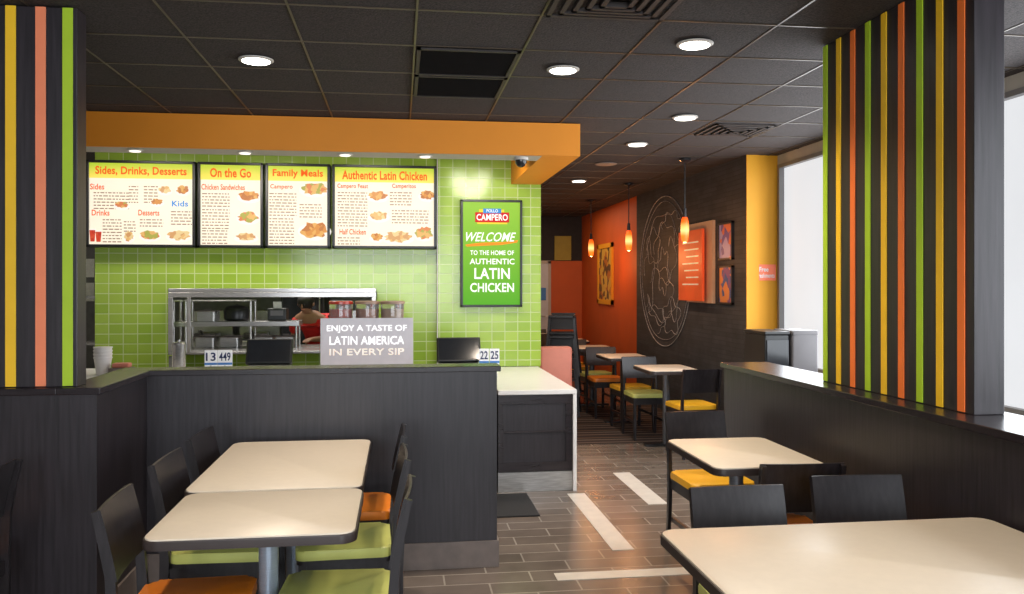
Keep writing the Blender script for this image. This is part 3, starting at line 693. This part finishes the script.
t = thing('booth_end', 'low salmon pink upholstered booth end behind the low counter', 'booth', (1.56, 8.35, 0))
MB().box(-.17, .16, -.06, .06, .08, .93, .03, 3).build('upholstery', m_salmon, t, True); MB().box(-.15, .14, -.05, .05, 0, .08).build('plinth', m_wood, t)

t = thing('waste_station', 'black box-shaped waste station beyond the right half wall, left of the grey bin', 'waste bin', (2.93, 6.45, 0))
MB().box(-.10, .10, -.20, .20, .06, 1.16, .01).build('cabinet', m_black, t)
MB().box(-.105, .105, -.21, .21, 1.16, 1.185, .006).build('top', m_black, t)
MB().box(-.09, .09, -.212, -.201, .60, 1.12, .004).build('flap_door', m_screen, t)
MB().box(-.09, .09, -.19, .19, 0, .06).build('plinth', m_black, t)
t = thing('grey_bin', 'grey box-shaped bin beside the black waste station by the window', 'waste bin', (3.155, 6.40, 0))
MB().plate(-.11, .11, -.17, .17, 0, 1.16, .02, .01).build('body', m_bin, t, True)
MB().plate(-.112, .112, -.172, .172, 1.161, 1.19, .02, .008).build('lid', m_bin, t, True)

# ---------------------------------------------------------------- wall decor on the mural wall
mm = thing('mural_drawing', 'large round pale line drawing on the dark stone wall', 'mural', (MX-.001, 10.0, 1.72))
def ring(b, cy, cz_, ry, rz, wob=0, a0=0, a1=360, r=.006, f=5):
    n = 60; pts = []
    for k in range(n+1):
        a = math.radians(a0+(a1-a0)*k/n); q = 1+wob*math.sin(f*a)
        pts.append((-r-.0005, cy+ry*q*math.cos(a), cz_+rz*q*math.sin(a)))
    b.tube(pts, r, 5)
b = MB(); ring(b, 0, 0, 1.0, .92, r=.005); b.build('outer_ring', m_chalk, mm)
b = MB(); ring(b, 0, 0, .93, .85, .01, r=.003); b.build('inner_ring', m_chalk, mm)
b = MB(); q_ = .0035
ring(b, .05, .05, .70, .66, .04, 20, 330, q_, 7); ring(b, -.05, .22, .42, .36, .12, 0, 300, q_, 6); ring(b, .15, -.3, .5, .34, .12, 30, 360, q_, 7)
ring(b, -.35, -.1, .30, .46, .14, 60, 300, q_, 6); ring(b, .42, .32, .26, .22, .14, 0, 360, q_, 5); ring(b, 0, .0, .20, .26, .2, 0, 360, q_, 6)
ring(b, -.3, .52, .34, .18, .16, 0, 220, q_, 7); ring(b, .3, -.6, .35, .16, .14, 0, 260, q_, 6); ring(b, -.3, -.55, .3, .2, .2, 0, 360, q_, 5); ring(b, .6, -.05, .2, .4, .2, 0, 300, q_, 5)
b.build('drawing_lines', m_chalk, mm)
def pic(label, name, Ya, Yb, za, zb, m, fm, fw=.018, X=MX, cat='picture'):
    t = thing(name, label, cat, (X, (Ya+Yb)/2, (za+zb)/2)); a = (Yb-Ya)/2; h_ = (zb-za)/2
    MB().box(-.03, 0, -a, a, -h_, -h_+fw).box(-.03, 0, -a, a, h_-fw, h_).box(-.03, 0, -a, -a+fw, -h_, h_).box(-.03, 0, a-fw, a, -h_, h_).build('frame', fm, t)
    MB().box(-.015, -.001, -a+fw, a-fw, -h_+fw, h_-fw).build('print', m, t)
    return t
pic('upper small framed picture on the dark wall beside the orange poster', 'framed_picture', 7.80, 8.17, 1.80, 2.17, m_art2, m_frame)
pic('lower small framed picture on the dark wall beside the orange poster', 'framed_picture', 7.80, 8.17, 1.36, 1.74, m_art3, m_frame)
pic('framed picture on the deep orange wall at the far end', 'framed_picture', 12.45, 13.4, 1.25, 2.2, m_art, m_ywall, .07)
t = thing('wall_poster', 'orange red poster with pale writing on a cream backing on the dark wall', 'poster', (MX, 8.72, 1.78))
MB().box(-.03, 0, -.42, .36, -.42, .44).build('backing', m_posterb, t)
MB().box(-.10, -.07, -.30, .44, -.40, .36, .003).box(-.07, -.03, -.1, .1, -.1, .1).build('poster_panel', m_poster, t)
for k in range(7): MB().box(-.103, -.1005, -.2, .3-.06*(k % 3), .22-k*.075, .235-k*.075).build('small_print', m_postert, t)
t = thing('wall_notice', 'small peach notice on the narrow amber wall beside the window', 'notice', (wx(763.5, YM0), YM0-.003, wz(763, 272.5, YM0)))
MB().box(-.12, .12, -.006, 0, -.075, .075, .002).build('notice_panel', m_peach, t)
for s_, q, w_ in (('Free', .030, .09), ('Refreshments', -.028, .21)):
    b = MB(); text_bm(b, s_, 0, q, w_, .044, -.0075, .02); b.build('lettering', m_white, t)

# ---------------------------------------------------------------- chairs
def make_chair(label, m, grp):
    t = thing('dining_chair', label, 'chair', group=grp)
    MB().plate(-.185, .185, -.185, .195, .43, .468, .04, .014).build('seat_pad', m, t, True)
    MB().plate(-.18, .18, -.185, .19, .412, .429, .03).build('seat_board', m_chair, t)
    for s in (-1, 1):
        MB().beam([(s*.16, .172, 0), (s*.16, .165, .412)], .026, [.022, .032]).build('leg', m_chair, t)
        MB().beam([(s*.172, -.235, 0), (s*.172, -.205, .25), (s*.172, -.200, .45), (s*.172, -.210, .60), (s*.172, -.235, .71), (s*.172, -.256, .795)], .020, [.024, .032, .036, .030, .024, .018]).build('leg', m_chair, t)
        MB().box(s*.16-.009, s*.16+.009, -.19, .155, .36, .41).build('side_rail', m_chair, t)
        MB().box(s*.16-.008, s*.16+.008, -.195, .16, .17, .195).build('stretcher', m_chair, t)
    MB().box(-.15, .15, .158, .175, .36, .41).build('seat_rail', m_chair, t)
    MB().box(-.16, .16, -.205, -.187, .36, .41).build('seat_rail', m_chair, t)
    zt = [(.56, -.203), (.63, -.215), (.72, -.236), (.80, -.257)]
    def f(u, v):
        z = .585+v*.215
        for (a, ya), (b_, yb) in zip(zt, zt[1:]):
            if a <= z <= b_+1e-6: yy = ya+(yb-ya)*(z-a)/(b_-a)
        x = (u-.5)*.366
        return Vector((x, yy+.020-.010*(1-(2*u-1)**2), z))
    MB().slab(f, 12, 6, -.010).build('backrest', m_chair, t, True)
    return t
base = {}
def chair(x, y, rz, m, label, grp, sz=1):
    if m.name not in base:
        t = make_chair(label, m, grp); base[m.name] = t; t.location = (x, y, 0); t.rotation_euler = (0, 0, rz)
    else: t = dup(base[m.name], (x, y, 0), rz, label, grp)
    t.scale = (1, 1, sz); return t
Q = PI/2; R_ = math.radians
gl = 'chairs around the two left tables'; gr_ = 'chairs around the two right tables'; gc = 'chairs at the far aisle tables'
LS = 1.055
chair(-.70, 2.97, -Q+R_(2), m_or, 'dark wooden chair with orange seat, nearest on the left of left tables', gl, LS)
chair(-.71, 3.62, -Q+R_(-2), m_gr, 'dark wooden chair with green seat, middle on the left of left tables', gl, LS)
chair(-.70, 4.17, -Q+R_(-3), m_ye, 'dark wooden chair at the left tables, leftmost side, nearest the half wall', gl, LS)
chair(-.215, 2.99, Q+R_(-3), m_gr, 'dark wooden chair with green seat, nearest on the right of left tables', gl, LS)
chair(-.225, 3.60, Q+R_(2), m_gr, 'dark wooden chair with green seat, middle on the right of left tables', gl, LS)
chair(-.23, 4.15, Q, m_or, 'dark wooden chair with orange seat in the corner by the half wall', gl, LS)
chair(-1.79, 3.48, Q, m_or, 'dark wooden chair cut by the left edge, below the striped column', gl, LS)
chair(1.745, 4.56, PI+R_(2), m_ye, 'dark wooden chair with amber yellow seat behind the small right table', gr_)
chair(1.69, 3.58, R_(-3), m_or, 'dark wooden chair before the small right table, back to the camera', gr_)
chair(1.265, 2.80, PI, m_gr, 'dark wooden chair behind the large right table, on its left', gr_, .985)
chair(1.77, 2.86, PI+R_(-3), m_ye, 'dark wooden chair behind the large right table, by the half wall', gr_)

# ---------------------------------------------------------------- tables
def table(label, x0, x1, y0, y1, poles, cat='table', grp=None, pm=None):
    cx, cy = (x0+x1)/2, (y0+y1)/2; a, b_ = (x1-x0)/2, (y1-y0)/2
    t = thing('dining_table', label, cat, (cx, cy, 0), 0, grp)
    MB().plate(-a, a, -b_, b_, .716, .746, .055, .004).build('edge_band', m_edge, t, True)
    MB().plate(-a+.006, a-.006, -b_+.006, b_-.006, .746, .751, .05, .002).build('tabletop', m_top, t, True)
    for px_, py_, ax in poles:
        MB().cyl(px_, py_, .02, .70, .034, n=28).build('pole', pm or m_steelp, t, True)
        MB().plate(px_-.12, px_+.12, py_-.12, py_+.12, .70, .716, .02).build('mounting_plate', m_bfoot, t)
        w_, l_ = (.045, .24) if ax == 'y' else (.22, .05)
        MB().plate(px_-w_, px_+w_, py_-l_, py_+l_, 0, .02, .03, .006).build('foot', m_bfoot, t, True)
    return t
table('small cream-topped table, nearer of the two left tables', -.81, -.14, 2.75, 3.365, [(.015, 0, 'y')], grp='left tables')
table('longer cream-topped table behind the near left one, by the half wall', -.835, -.145, 3.375, 4.42, [(.015, 0, 'y')], grp='left tables')
table('large cream-topped table in the lower right corner', .83, 2.0, 1.86, 2.66, [(-.33, -.1, 'y'), (.33, -.1, 'y')], grp='right tables')
table('small cream-topped table by the right half wall', 1.36, 1.89, 3.50, 4.21, [(0, .06, 'x')], grp='right tables')
m_dpole = mat('dark steel post', (.12, .125, .14), .35, .5)
for k, (X, Y, mn, mf) in enumerate(((2.55, 7.85, m_ye, m_gr), (2.50, 9.24, m_ye, m_or), (2.46, 10.63, m_gr, m_ye), (2.44, 12.02, m_ye, m_gr), (2.44, 13.41, m_ye, m_or))):
    w_ = ('nearest', 'second nearest', 'third nearest', 'fourth nearest', 'farthest')[k]
    table(w_+' small cream-topped table in the far aisle below the pendants', X-.25, X+.25, Y-.32, Y+.32, [(0, 0, 'x')], grp='far aisle tables', pm=m_dpole)
    chair(X+.10*(k == 0)-.03*k, Y-.42, R_(4), mn, 'dark chair on the near side of the %s far aisle table' % w_, gc)
    chair(X-.08-.02*k, Y+.42, PI, mf, 'dark chair on the far side of the %s far aisle table' % w_, gc)

def highchair(lb, z):
    t = thing('high_chair', lb, 'high chair', (1.93, 9.9, z), R_(165), 'stacked black high chairs')
    for sx in (-1, 1):
        for sy in (-1, 1): MB().beam([(sx*.21, sy*.21, 0), (sx*.155, sy*.14, .52), (sx*.145, sy*.13, .70)], .026, .026).build('leg', m_black, t)
    MB().box(-.145, .145, -.13, .14, .49, .51, .004).build('seat', m_black, t)
    MB().slab(lambda u, v: Vector(((u-.5)*.29, -.15-.03*v, .53+.20*v)), 6, 4, .012).build('backrest', m_black, t)
    MB().box(-.155, -.13, -.14, .16, .68, .71, .005).box(.13, .155, -.14, .16, .68, .71, .005).box(-.155, .155, .135, .16, .68, .71, .005).build('arm_rail', m_black, t)
    for sy in (-.185, .185): MB().box(-.19, .19, sy-.01, sy+.01, .18, .21).build('stretcher', m_black, t)
for k in range(3): highchair(('bottom', 'middle', 'topmost')[k]+' black high chair of the stack at the end of the aisle', k*.24)

# ---------------------------------------------------------------- front windows behind the camera and lights
w5 = bpy.data.objects.new('window_5', None); COL.objects.link(w5); w5.location = (0, Y0, .8); st(w5)
MB().box(-2.6, 2.6, .01, .02, 0, 1.8).build('pane', m_win, w5)
MB().box(-2.65, 2.65, .0, .05, -.05, 0).box(-2.65, 2.65, 0, .05, 1.8, 1.85).box(-2.65, -2.6, 0, .05, 0, 1.8).box(2.6, 2.65, 0, .05, 0, 1.8).build('window_frame', m_wframe, w5)
a = lamp('daylight', 'AREA', None, (.2, Y0+.1, 1.75), 225, (.87, .93, 1), shape='RECTANGLE', size=5, size_y=1.7); a.rotation_euler = (R_(90), 0, 0)
a = lamp('daylight', 'AREA', None, (XR-.08, 4.0, 1.75), 165, (.88, .94, 1), shape='RECTANGLE', size=1.7, size_y=6.5); a.rotation_euler = (0, R_(90), 0)
lamp('kitchen_light', 'AREA', None, (-1.3, 9.3, CEIL-.02), 55, (1, .94, .88), shape='RECTANGLE', size=2, size_y=.6)
lamp('far_light', 'AREA', None, (2.4, 12.8, CEIL-.02), 16, (1, .7, .45), shape='RECTANGLE', size=.8, size_y=1.6)

wd = bpy.data.worlds.new('world'); SC.world = wd; wd.use_nodes = True
wd.node_tree.nodes['Background'].inputs[0].default_value = (.75, .82, .95, 1); wd.node_tree.nodes['Background'].inputs[1].default_value = .6

cam = bpy.data.cameras.new('camera'); co = bpy.data.objects.new('camera', cam); COL.objects.link(co)
co.location = (0, 0, H); co.rotation_euler = (R_(90), 0, -math.radians(7.6)); cam.sensor_width = 36; cam.lens = 36*840/1024; cam.shift_y = -12/1024; cam.clip_start = .05
SC.camera = co
SC.view_settings.view_transform = 'Standard'
